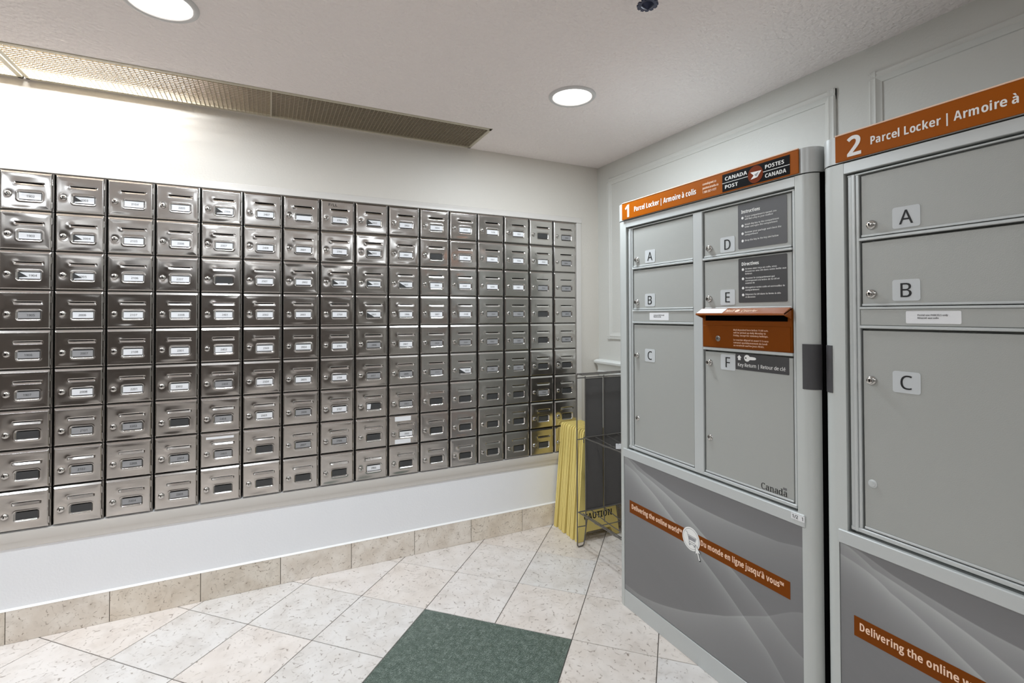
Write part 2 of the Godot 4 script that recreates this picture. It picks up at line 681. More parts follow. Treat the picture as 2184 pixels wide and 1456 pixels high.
func cove_light() -> void:
	# fluorescent tube in the ceiling slot, behind the grille
	var t := thing("fluorescent_tube", "white fluorescent tube inside the ceiling slot behind the bright grille", "light tube", Vector3(-3.22, H + 0.17, 0.125))
	var st := ST()
	var tr := Transform3D(Basis(Vector3(0, 1, 0), Vector3(1, 0, 0), Vector3(0, 0, -1)), Vector3.ZERO)
	lathe(st, [Vector2(0.0, -0.86), Vector2(0.016, -0.86), Vector2(0.016, 0.86), Vector2(0.0, 0.86)], tr, 16)
	put("tube", st.commit(), t, M.glow)
	var l := AreaLight3D.new()
	l.name = "lamp"
	l.area_size = Vector2(1.7, 0.05)
	l.light_energy = 2.8
	l.light_color = Color(0.97, 0.985, 1.0)
	l.area_range = 12.0
	l.area_attenuation = 2.0
	l.shadow_enabled = true
	l.rotation_degrees = Vector3(-80, 0, 0)
	l.position = Vector3(0, -0.022, -0.002)
	t.add_child(l)

# ====================================================================== room
func room() -> void:
	var xl := MX - COLS * MW
	var yb := MY - ROWS * MH
	var st := ST()
	box(st, Vector3(-FAR, 0, -0.3), Vector3(xl, H, 0))
	box(st, Vector3(xl, MY, -0.3), Vector3(MX, H, 0))
	box(st, Vector3(MX, 0.38, -0.3), Vector3(0, H, 0))
	box(st, Vector3(xl, yb, -0.34), Vector3(MX, MY, -0.3))
	var w := structure("wall_left", "off-white painted wall around the bank of steel mailboxes", "wall", st.commit(), M.wall)
	var s2 := ST()
	box(s2, Vector3(xl, 0.0, -0.3), Vector3(MX, yb, -0.0002))
	box(s2, Vector3(MX, 0.0, -0.3), Vector3(0, 0.38, -0.0002))
	put("lower_wall", s2.commit(), w, M.wall_low)
	structure("wall_right", "pale grey panelled wall behind the parcel lockers", "wall", box_mesh(Vector3(0, 0, -0.3), Vector3(0.2, H, FARZ)), M.panel)
	structure("wall_back", "taupe wall behind the viewer, facing the mailboxes", "wall", box_mesh(Vector3(-FAR, 0, FARZ), Vector3(0.2, H, FARZ + 0.2)), M.dark_wall)
	structure("wall_side", "taupe wall at the far open side of the mail room", "wall", box_mesh(Vector3(-FAR - 0.2, 0, -0.3), Vector3(-FAR, H, FARZ + 0.2)), M.dark_wall)
	# ceiling with the slot for the grille
	var sc := ST()
	box(sc, Vector3(-FAR - 0.2, H, 0.335), Vector3(0.2, H + 0.32, FARZ + 0.2))
	box(sc, Vector3(-0.93, H, -0.3), Vector3(0.2, H + 0.32, 0.335))
	box(sc, Vector3(-FAR - 0.2, H, -0.3), Vector3(-0.93, H + 0.32, 0.008))
	structure("ceiling", "stippled off-white ceiling with recessed lights", "ceiling", sc.commit(), M.ceiling)
	structure("ceiling_slot", "dark housing of the ceiling slot above the grille", "ceiling", box_mesh(Vector3(-FAR - 0.2, H + 0.32, -0.3), Vector3(-0.93, H + 0.36, 0.335)), M.housing)

func floor_tiles() -> void:
	var fl := structure("floor", "cream marble tile floor laid diagonally with a green granite square", "floor")
	put("mortar_bed", box_mesh(Vector3(-FAR, -0.1, 0), Vector3(0, -0.0028, FAR)), fl, M.grout)
	put("lobby_floor", box_mesh(Vector3(-FAR, -0.1, FAR), Vector3(0, 0, FARZ)), fl, M.tiles[1])
	var ang := 0.77687
	var du := Vector2(cos(ang), sin(ang))
	var dv := Vector2(-sin(ang), cos(ang))
	var org := Vector2(-1.82215, 0.05499)
	var rect := PackedVector2Array([Vector2(-FAR, 0), Vector2(0, 0), Vector2(0, FAR), Vector2(-FAR, FAR)])
	for a in range(-16, 24):
		for b in range(-16, 24):
			var big := a == 2 and b == 0
			if (a == 2 or a == 3) and (b == 0 or b == 1) and not big:
				continue
			var n := 2.0 if big else 1.0
			var g := 0.0017
			var q := PackedVector2Array()
			for c in [[g, g], [n * TS - g, g], [n * TS - g, n * TS - g], [g, n * TS - g]]:
				q.append(org + du * (a * TS + c[0]) + dv * (b * TS + c[1]))
			for part in Geometry2D.intersect_polygons(q, rect):
				var area := 0.0
				for i in part.size():
					area += part[i].cross(part[(i + 1) % part.size()])
				if absf(area) < 0.0016:
					continue
				var mat: Material = M.green if big else M.tiles[rng.randi() % 4]
				var tile := put("tile", tile_mesh(part, Vector2(rng.randf(), rng.randf()) * 3.0, rng.randi() % 4), fl, mat)
				if big:
					tile.set_meta("label", "large dark green granite tile")

func tile_mesh(part: PackedVector2Array, off: Vector2, turn: int) -> ArrayMesh:
	var st := ST()
	var c := Vector2.ZERO
	for p in part:
		c += p / part.size()
	var top := []
	var uvs := []
	var edge := []
	for p in part:
		var t: Vector2 = p + (c - p).normalized() * 0.0012
		top.append(Vector3(t.x, 0.0, t.y))
		uvs.append((t * 0.83).rotated(turn * PI / 2) + off)
		edge.append(p)
	poly(st, top, Vector3.UP, uvs)
	for i in part.size():
		var j := (i + 1) % part.size()
		var m := (part[i] + part[j]) * 0.5 - c
		var a0 := Vector3(part[i].x, -0.0010, part[i].y)
		var a1 := Vector3(part[j].x, -0.0010, part[j].y)
		poly(st, [top[i], top[j], a1, a0], Vector3(m.x, 0.2, m.y))
		poly(st, [a0, a1, a1 - Vector3(0, 0.007, 0), a0 - Vector3(0, 0.007, 0)], Vector3(m.x, 0, m.y))
	return st.commit()

func baseboards() -> void:
	var bh := 0.1315
	var bl := structure("baseboard_left", "beige marble tile skirting along the mailbox wall", "baseboard")
	var x := -0.58392 + 0.3352
	var xs := [0.0, x]
	while x > -FAR:
		x -= 0.3352
		xs.append(maxf(x, -FAR))
	for i in xs.size() - 1:
		var m := box_mesh(Vector3(xs[i + 1] + 0.0013, 0, 0), Vector3(xs[i] - 0.0013, bh, 0.011), 0.0009)
		var o := put("tile", shift_uv(m, Vector2(rng.randf(), rng.randf()) * 2.0, 1.1), bl, M.base[rng.randi() % 3])
		o.position.y = 0.0003
	put("grout_backing", box_mesh(Vector3(-FAR, 0, 0.0003), Vector3(0, bh - 0.002, 0.007)), bl, M.grout)
	var st := ST()
	extrude(st, PackedVector2Array([Vector2(bh, 0), Vector2(bh + 0.006, 0), Vector2(bh + 0.001, 0.0115), Vector2(bh, 0.0115)]), yz_x, -FAR, 0.0)
	put("caulk", st.commit(), bl, M.caulk)
	var br := structure("baseboard_right", "beige marble tile skirting along the panelled wall", "baseboard")
	var z := 0.0
	while z < FAR - 0.01:
		var m := box_mesh(Vector3(-0.011, 0, z + 0.0009), Vector3(0, bh, minf(z + 0.3352, FAR) - 0.0009), 0.0009)
		put("tile", shift_uv(m, Vector2(rng.randf(), rng.randf()) * 2.0, 1.1), br, M.base[rng.randi() % 3]).position.y = 0.0003
		z += 0.3352

func shift_uv(m: ArrayMesh, off: Vector2, k: float) -> ArrayMesh:
	var a := m.surface_get_arrays(0)
	var uv: PackedVector2Array = a[Mesh.ARRAY_TEX_UV]
	for i in uv.size():
		uv[i] = uv[i] * k + off
	a[Mesh.ARRAY_TEX_UV] = uv
	var r := ArrayMesh.new()
	r.add_surface_from_arrays(Mesh.PRIMITIVE_TRIANGLES, a)
	return r

func strip(st: SurfaceTool, prof: PackedVector2Array, a: Vector3, b: Vector3, out: Vector3, side: Vector3) -> void:
	# profile (across, out) swept from a to b
	var d := b - a
	extrude(st, prof, func(p: float, q: float, t: float) -> Vector3: return a + side * p + out * q + d * t, 0.0, 1.0)

func frame_moulding(z0: float, z1: float, y0: float, y1: float) -> ArrayMesh:
	var st := ST()
	var prof := PackedVector2Array([Vector2(0, 0), Vector2(0, 0.007), Vector2(0.006, 0.011), Vector2(0.014, 0.009), Vector2(0.024, 0.012), Vector2(0.034, 0.005), Vector2(0.042, 0.004), Vector2(0.044, 0)])
	var o := Vector3(-1, 0, 0)
	strip(st, prof, Vector3(0, y0, z0), Vector3(0, y0, z1), o, Vector3(0, 1, 0))
	strip(st, prof, Vector3(0, y1, z0), Vector3(0, y1, z1), o, Vector3(0, -1, 0))
	strip(st, prof, Vector3(0, y0, z0), Vector3(0, y1, z0), o, Vector3(0, 0, 1))
	strip(st, prof, Vector3(0, y0, z1), Vector3(0, y1, z1), o, Vector3(0, 0, -1))
	return st.commit()

func wall_trim() -> void:
	var n := 1
	var names := ["raised panel moulding on the grey wall above the first parcel locker", "raised panel moulding on the grey wall above the second parcel locker", "raised panel moulding on the grey wall beyond the second locker",
		"lower panel moulding on the wall behind the wire rack", "lower panel moulding on the wall behind the second locker", "lower panel moulding on the wall past the lockers"]
	for q in [[0.105, 1.556], [1.675, 3.12], [3.24, 4.7]]:
		structure("trim_%d" % n, names[n - 1], "moulding", frame_moulding(q[0], q[1], 1.163, 2.202), M.panel)
		n += 1
	for q in [[0.105, 1.556], [1.675, 3.12], [3.24, 4.7]]:
		structure("trim_%d" % n, names[n - 1], "moulding", frame_moulding(q[0], q[1], 0.28, 0.86), M.trim_white)
		n += 1
	var st := ST()
	extrude(st, PackedVector2Array([Vector2(0.918, 0), Vector2(0.920, -0.010), Vector2(0.934, -0.014), Vector2(0.942, -0.020), Vector2(0.952, -0.020), Vector2(0.956, -0.016), Vector2(0.980, -0.018), Vector2(0.992, -0.024), Vector2(1.002, -0.038), Vector2(1.006, -0.046), Vector2(1.018, -0.048), Vector2(1.022, -0.045), Vector2(1.027, -0.030), Vector2(1.029, 0)]),
		func(a: float, b: float, t: float) -> Vector3: return Vector3(b, a, t), 0.012, FAR)
	structure("trim_%d" % n, "white chair rail running along the panelled wall", "moulding", st.commit(), M.trim_white)
	n += 1
	# painted surround of the mailbox bank
	var xl := MX - COLS * MW
	var yb := MY - ROWS * MH
	var s2 := ST()
	extrude(s2, PackedVector2Array([Vector2(yb - 0.002, 0), Vector2(yb - 0.002, 0.012), Vector2(yb - 0.038, 0.012), Vector2(yb - 0.043, 0.009), Vector2(yb - 0.066, 0.006), Vector2(yb - 0.071, 0)]), yz_x, xl - 0.04, MX + 0.04)
	extrude(s2, PackedVector2Array([Vector2(MY + 0.002, 0), Vector2(MY + 0.002, 0.012), Vector2(MY + 0.018, 0.012), Vector2(MY + 0.024, 0.008), Vector2(MY + 0.034, 0.006), Vector2(MY + 0.038, 0)]), yz_x, xl - 0.04, MX + 0.04)
	for s in [[MX + 0.002, MX + 0.038], [xl - 0.038, xl - 0.002]]:
		box(s2, Vector3(s[0], yb - 0.002, 0), Vector3(s[1], MY + 0.002, 0.0118), 0.003)
	structure("trim_%d" % n, "painted surround framing the bank of mailboxes", "moulding", s2.commit(), M.trim)

func grilles() -> void:
	# eggcrate louvre panels lying in the ceiling slot: frame and single blades
	var z0 := 0.008
	var z1 := 0.340
	var spans := [[-1.9745, -0.922, "eggcrate ceiling grille with dark unlit cells, nearer the room corner"], [-2.885, -1.9755, "eggcrate ceiling grille lit from behind, above the bright wall patch"], [-3.795, -2.891, "eggcrate ceiling grille running on past the lit one, beyond a pale divider"]]
	var y0 := H - 0.003
	for s in spans:
		var xa: float = s[0]
		var xb: float = s[1]
		var t := thing("ceiling_grille", s[2], "ceiling grille", Vector3((xa + xb) * 0.5, y0, (z0 + z1) * 0.5), 0.0, "eggcrate grilles in the ceiling slot")
		var o := t.position
		var st := ST()
		var ea := 0.003 if xa > -2.0 else 0.016
		var eb := 0.003 if xb < -1.9 and xb > -2.0 else 0.018
		for b in [[xa, xb, z0, z0 + 0.016], [xa, xb, z1 - 0.022, z1], [xa, xa + ea, z0, z1], [xb - eb, xb, z0, z1]]:
			box(st, Vector3(b[0], y0, b[2]) - o, Vector3(b[1], y0 + 0.016, b[3]) - o, 0.002)
		put("frame", st.commit(), t, M.grille_frame)
		var zi := z0 + 0.016
		var zo := z1 - 0.022
		var pitch := 0.0185
		var lb := box_mesh(Vector3(-0.0008, 0, (zi - zo) * 0.5), Vector3(0.0008, 0.006, (zo - zi) * 0.5))
		var nx := int((xb - xa - ea - eb) / pitch)
		for i in range(1, nx + 1):
			put("blade", lb, t, M.louvre, Vector3(xa + ea + i * (xb - xa - ea - eb) / (nx + 1), y0 + 0.002, (zi + zo) * 0.5) - o)
		var cb := box_mesh(Vector3((xa - xb) * 0.5 + ea, 0, -0.0007), Vector3((xb - xa) * 0.5 - eb, 0.006, 0.0007))
		var nz := int((zo - zi) / pitch)
		for i in range(1, nz + 1):
			put("cross_blade", cb, t, M.louvre, Vector3((xa + xb) * 0.5, y0 + 0.0022, zi + i * (zo - zi) / (nz + 1)) - o)

# ====================================================================== mailboxes
# door face: a pressed sheet with bevelled edges, a dished card window, a mail slot and slight warps
func door_mesh(variant: int) -> ArrayMesh:
	var r := RandomNumberGenerator.new()
	r.seed = 100 + variant
	var dw := 0.915 * MW
	var dh := 0.958 * MH
	var nx := 62
	var ny := 62
	var wc := Vector2((0.555 - 0.03) * MW, -(0.628 - 0.014) * MH)      # window centre, from the top left of the door
	var wh := Vector2(0.0405, 0.0212)
	var sl := Vector2((0.297 - 0.03) * MW, (0.797 - 0.03) * MW)
	var sy := -(0.285 - 0.014) * MH
	var lk := Vector2((0.172 - 0.03) * MW, -(0.600 - 0.014) * MH)
	var ph := []
	for k in 4:
		ph.append([r.randf_range(14, 46), r.randf_range(14, 46), r.randf() * TAU, r.randf() * TAU, r.randf_range(0.14, 0.36) * 0.001])
	var bow := r.randf_range(-0.0006, 0.0012)
	var dent := r.randf_range(0.45, 1.0)
	var hgt := func(x: float, y: float) -> float:
		var z := 0.0
		# bevelled edges, widest at the top
		var e := minf(minf(x / 0.0028, (dw - x) / 0.0030), minf(-y / 0.0088, (dh + y) / 0.0036))
		z -= 0.0042 * clampf(1.0 - e, 0, 1)
		var inner := smoothstep(0.0, 0.016, minf(minf(x - 0.003, dw - x - 0.003), minf(-y - 0.0088, dh + y - 0.004)))
		var wob := 0.0
		for p in ph:
			wob += p[4] * sin(x * p[0] + p[2]) * sin(y * p[1] + p[3])
		wob += bow * (1.0 - pow((x - dw / 2) / (dw / 2), 2)) * (1.0 - pow((y + dh / 2) / (dh / 2), 2))
		# puckers round the lock and the slot ends
		wob -= dent * 0.0021 * exp(-pow((Vector2(x, y) - lk).length() / 0.0145, 2))
		for q in sl:
			wob += dent * 0.0014 * exp(-pow((Vector2(x, y) - Vector2(q, sy - 0.004)).length() / 0.011, 2))
		# window dish
		var d := (Vector2(x, y) - wc).abs() - (wh - Vector2(0.010, 0.010))
		var sd := Vector2(maxf(d.x, 0), maxf(d.y, 0)).length() + minf(maxf(d.x, d.y), 0) - 0.010
		z += wob * inner * smoothstep(-0.004, 0.003, sd)
		z -= 0.0052 * smoothstep(0.0, 0.0052, -sd)
		z += 0.0006 * exp(-pow(sd / 0.0032, 2))
		# slot: deep along its top edge, sloping out again below
		var sx := smoothstep(sl.x - 0.004, sl.x + 0.003, x) * (1.0 - smoothstep(sl.y - 0.003, sl.y + 0.006, x))
		var dy := sy - y
		if dy > -0.0012 and dy < 0.0135:
			z -= 0.0046 * sx * (smoothstep(-0.0012, 0.0008, dy) * clampf(1.0 - (dy - 0.001) / 0.0115, 0, 1))
		return z
	var vs := PackedVector3Array()
	var ns := PackedVector3Array()
	var uv := PackedVector2Array()
	var ix := PackedInt32Array()
	for j in ny + 1:
		for i in nx + 1:
			var x := dw * i / nx
			var y := -dh * j / ny
			var ep := 0.0007
			vs.append(Vector3(x, y, hgt.call(x, y)))
			var gx: float = (hgt.call(minf(x + ep, dw), y) - hgt.call(maxf(x - ep, 0.0), y)) / (minf(x + ep, dw) - maxf(x - ep, 0.0))
			var gy: float = (hgt.call(x, minf(y + ep, 0.0)) - hgt.call(x, maxf(y - ep, -dh))) / (minf(y + ep, 0.0) - maxf(y - ep, -dh))
			ns.append(Vector3(-gx, -gy, 1).normalized())
			uv.append(Vector2(x, -y))
	for j in ny:
		for i in nx:
			var a := j * (nx + 1) + i
			ix.append_array([a, a + 1, a + nx + 2, a, a + nx + 2, a + nx + 1])
	# returns round the rim, so the door has thickness
	var rim := []
	for i in nx + 1:
		rim.append(i)
	for j in range(1, ny + 1):
		rim.append(j * (nx + 1) + nx)
	for i in range(nx - 1, -1, -1):
		rim.append(ny * (nx + 1) + i)
	for j in range(ny - 1, 0, -1):
		rim.append(j * (nx + 1))
	var b0 := vs.size()
	for k in rim:
		var p: Vector3 = vs[k]
		var o := Vector3(-1.0 if p.x < 1e-6 else (1.0 if p.x > dw - 1e-6 else 0.0), 1.0 if p.y > -1e-6 else (-1.0 if p.y < -dh + 1e-6 else 0.0), 0).normalized()
		for z in [p.z, -0.011]:
			vs.append(Vector3(p.x, p.y, z))
			ns.append(o)
			uv.append(Vector2.ZERO)
	for k in rim.size():
		var a := b0 + k * 2
		var c := b0 + ((k + 1) % rim.size()) * 2
		ix.append_array([a, a + 1, c + 1, a, c + 1, c])
	var arr := []
	arr.resize(Mesh.ARRAY_MAX)
	arr[Mesh.ARRAY_VERTEX] = vs
	arr[Mesh.ARRAY_NORMAL] = ns
	arr[Mesh.ARRAY_TEX_UV] = uv
	arr[Mesh.ARRAY_INDEX] = ix
	var m := ArrayMesh.new()
	m.add_surface_from_arrays(Mesh.PRIMITIVE_TRIANGLES, arr)
	return m

func lock_mesh(r: float, out: float, hole: Material, body: Material) -> ArrayMesh:
	var tr := Transform3D(Basis(Vector3(1, 0, 0), Vector3(0, 0, 1), Vector3(0, -1, 0)), Vector3.ZERO)
	var st := ST()
	st.set_material(body)
	lathe(st, [Vector2(r, -0.002), Vector2(r, out * 0.25), Vector2(r * 0.86, out * 0.55), Vector2(r * 0.68, out * 0.62), Vector2(r * 0.62, out), Vector2(r * 0.50, out * 1.05), Vector2(0.0, out * 1.02)], tr, 20)
	var m := st.commit()
	var s2 := ST()
	s2.set_material(hole)
	extrude(s2, rounded(-r * 0.10, -r * 0.36, r * 0.10, r * 0.36, r * 0.09, 3), xy_z, out * 1.0, out * 1.07)
	extrude(s2, disc(0, r * 0.12, r * 0.19, 12), xy_z, out * 1.0, out * 1.075)
	return s2.commit(m)

func mailboxes() -> void:
	var doors := []
	for k in 7:
		doors.append(door_mesh(k))
	# body: shallow steel frame round the door and the sleeve behind it
	var x0 := 0.022 * MW
	var x1 := 0.984 * MW
	var yt := -0.004 * MH
	var ybm := -0.990 * MH
	var st := ST()
	box(st, Vector3(x0, ybm, -0.016), Vector3(0.032 * MW, yt, 0.002), 0.0006)
	box(st, Vector3(0.947 * MW, ybm, -0.016), Vector3(x1, yt, 0.003), 0.0008)
	box(st, Vector3(x0, yt - 0.0015, -0.016), Vector3(x1, yt, -0.004))
	box(st, Vector3(x0, ybm, -0.016), Vector3(x1, ybm + 0.002, -0.002))
	var frame := st.commit()
	var s2 := ST()
	for b in [[x0, ybm, x0 + 0.001, yt], [x1 - 0.001, ybm, x1, yt], [x0, yt - 0.001, x1, yt], [x0, ybm, x1, ybm + 0.001]]:
		box(s2, Vector3(b[0], b[1], -0.28), Vector3(b[2], b[3], -0.016))
	box(s2, Vector3(x0, ybm, -0.282), Vector3(x1, yt, -0.28))
	var sleeve := s2.commit()
	var lock := lock_mesh(0.0118, 0.009, M.hole, M.chrome)
	var hs := ST()
	lathe(hs, [Vector2(0, -0.0135), Vector2(0.0021, -0.0135), Vector2(0.0021, 0.0135), Vector2(0, 0.0135)], Transform3D.IDENTITY, 10)
	var hinge := hs.commit()
	var slot := box_mesh(Vector3(0, -0.0019, -0.004), Vector3(0.082, 0.0006, -0.0004))
	var back := box_mesh(Vector3(-0.0365, -0.0165, -0.003), Vector3(0.0365, 0.0165, 0.0))
	var pane := box_mesh(Vector3(-0.0352, -0.0150, 0.0006), Vector3(0.0352, 0.0150, 0.0009))
	var card_full := plate(-0.0345, -0.0128, 0.0345, 0.0128, 0.0, 0.0005, 0.0006)
	var card_low := plate(-0.0345, -0.0136, 0.0345, 0.0085, 0.0, 0.0005, 0.0006)
	var cs := ST()
	extrude(cs, PackedVector2Array([Vector2(0.0345, -0.0128), Vector2(0.0345, 0.0128), Vector2(-0.030, 0.0128), Vector2(-0.004, -0.0052), Vector2(-0.030, -0.0085), Vector2(-0.032, -0.0128)]), xy_z, 0.0, 0.0005)
	var card_fold := cs.commit()
	var ch := ST()
	extrude(ch, PackedVector2Array([Vector2(0.0345, -0.0128), Vector2(0.0345, 0.0128), Vector2(-0.0345, 0.0128), Vector2(-0.0345, 0.010), Vector2(0.002, -0.0128)]), xy_z, 0.0, 0.0005)
	var card_slid := ch.commit()
	var ck := ST()
	extrude(ck, PackedVector2Array([Vector2(-0.0345, -0.0128), Vector2(-0.0345, 0.0128), Vector2(-0.014, 0.0128), Vector2(-0.017, -0.0128)]), xy_z, 0.0, 0.0005)
	var card_half := ck.commit()
	# what each card window shows, row by row from the top: w white card, g white card with shade painted in, f folded, s slid, h half, d dark
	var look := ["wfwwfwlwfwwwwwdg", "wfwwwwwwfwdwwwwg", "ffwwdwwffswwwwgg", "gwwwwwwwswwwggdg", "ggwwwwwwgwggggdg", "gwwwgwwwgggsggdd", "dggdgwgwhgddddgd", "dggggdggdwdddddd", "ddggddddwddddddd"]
	var words := {"w": "white number card", "l": "white number card sitting low", "g": "shade-dimmed number card", "f": "folded number card", "s": "slipped number card", "h": "half number card", "d": "dark empty card window"}
	var rows := ["top row", "second row down", "third row down", "fourth row down", "fifth row down", "sixth row down", "seventh row down", "eighth row down", "bottom row"]
	var cols := ["first", "second", "third", "fourth", "fifth", "sixth", "seventh", "eighth", "ninth", "tenth", "eleventh", "twelfth", "thirteenth", "fourteenth", "fifteenth", "sixteenth"]
	for c in COLS:
		for r in ROWS:
			var n := c * ROWS + r + 1
			var number := "%d%02d" % [19 + n / 8, n % 8 + 1]
			var kind: String = look[r][c]
			var extra := ""
			var label := "steel mailbox %s, %s, %s, %s column from room corner" % [number, words[kind], rows[r], cols[COLS - 1 - c]]
			if c == 9 and r == 7:
				label = "steel mailbox %s with two white stickers above and below its card window" % number
			elif c == 4 and r == 7:
				label = "steel mailbox %s with one white strip label along its top edge" % number
			elif c == 7 and r == 0:
				label = "steel mailbox %s with marker scribble above its slot, top row" % number
			var t := thing("mailbox", label, "mailbox", Vector3(MX - (COLS - c) * MW, MY - r * MH, 0.0), 0.0, "steel mailboxes in the wall bank")
			put("frame", frame, t, M.steel_frame)
			put("sleeve", sleeve, t, M.steel_dark)
			var d := put("door", doors[(c * 5 + r * 3 + (c * r) % 4) % 7], t, M.steel, Vector3(0.03 * MW, -0.014 * MH, 0.0125))
			var dw := Vector2(0.03 * MW, -0.014 * MH)
			put("lock", lock, d, null, Vector3(0.172 * MW - dw.x, -0.600 * MH - dw.y, 0.0)).rotation.z = rng.randf_range(-0.5, 0.5)
			put("mail_slot", slot, d, M.hole, Vector3(0.30 * MW - dw.x, -0.285 * MH - dw.y, 0.0))
			var wc := Vector3(0.555 * MW - dw.x, -0.628 * MH - dw.y, -0.0046)
			put("card_holder", back, d, M.card_dim, wc)
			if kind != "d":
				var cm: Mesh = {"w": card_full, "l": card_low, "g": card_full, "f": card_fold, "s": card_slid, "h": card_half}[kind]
				var o := put("number_card", cm, d, M.card_shaded if kind == "g" else M.card, wc + Vector3(0, 0, 0.0001))
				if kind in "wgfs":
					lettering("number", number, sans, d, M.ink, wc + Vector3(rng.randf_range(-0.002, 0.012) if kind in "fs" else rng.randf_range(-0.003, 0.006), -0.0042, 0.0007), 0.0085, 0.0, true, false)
			put("card_window", pane, d, M.pane, wc + Vector3(0, 0, 0.0006))
			for v in [0.225, 0.815]:
				put("hinge", hinge, t, M.chrome, Vector3(0.953 * MW, -v * MH, 0.0068))
			if c == 9 and r == 7:
				put("sticker", plate(0.03, -0.0285, 0.118, -0.004, 0.0002, 0.0010, 0.001), d, M.card)
				put("sticker", plate(0.03, -0.151, 0.116, -0.128, 0.0002, 0.0012, 0.001), d, M.card)
			elif c == 4 and r == 7:
				put("sticker", plate(0.022, -0.028, 0.135, -0.0175, 0.0006, 0.0013, 0.001), d, M.card)
			elif c == 7 and r == 0:
				lettering("scribble", "F/LL", sans, d, M.ink, Vector3(0.036, -0.030, 0.0012), 0.013, 0.042, false, false)

# ====================================================================== lockers
func locker_outline(n0: float, n1: float, notch: float) -> PackedVector2Array:
	# plan of the cabinet: (across, out), rounded front corners, a shallow recess between n0 and n1
	var p := PackedVector2Array()
	var a0 := -0.0225
	var a1 := 0.911
	var r := 0.04
	p.append(Vector2(a0, -0.47))
	p.append(Vector2(a0, -r))
	for i in range(1, 9):
		var a := PI - PI / 2 * i / 8.0
		p.append(Vector2(a0 + r + r * cos(a), -r + r * sin(a)))
	if notch > 0.0:
		for q in [[n0, 0.0], [n0, -notch], [n1, -notch], [n1, 0.0]]:
			p.append(Vector2(q[0], q[1]))
	for i in range(0, 9):
		var a := PI / 2 - PI / 2 * i / 8.0
		p.append(Vector2(a1 - r + r * cos(a), -r + r * sin(a)))
	p.append(Vector2(a1, -0.47))
	return p

func scaled_outline(p: PackedVector2Array, k: float) -> PackedVector2Array:
	return Geometry2D.offset_polygon(p, k, Geometry2D.JOIN_MITER)[0]

func letter_plate(parent: Node3D, letter: String, x: float, y: float, z: float) -> void:
	put("letter_plate", plate(x - 0.031, y - 0.0275, x + 0.031, y + 0.0275, z, z + 0.0012, 0.006), parent, M.plate)
	lettering("letter", letter, sans, parent, M.black_print, Vector3(x, y - 0.018, z + 0.0014), 0.036, 0.0, true)

func door_panel(t: Node3D, x0: float, y0: float, x1: float, y1: float) -> Node3D:
	var o := put("door", box_mesh(Vector3(x0 + 0.0035, y0 + 0.0015, -0.0185), Vector3(x1 - 0.0015, y1 - 0.0045, -0.0105), 0.0012), t, M.locker_door)
	# folded lip along the foot of the door
	put("lip", box_mesh(Vector3(x0 + 0.0035, y0 + 0.0015, -0.0105), Vector3(x1 - 0.0015, y0 + 0.0075, -0.0075), 0.001), o, M.locker_frame)
	return o

func lockers() -> void:
	make_locker(0.884, "1", true, "grey parcel locker numbered 1 with orange header and mail slot, beside the wire rack")
	make_locker(1.833, "2", false, "grey parcel locker numbered 2 with orange header, partly cut off by the frame")

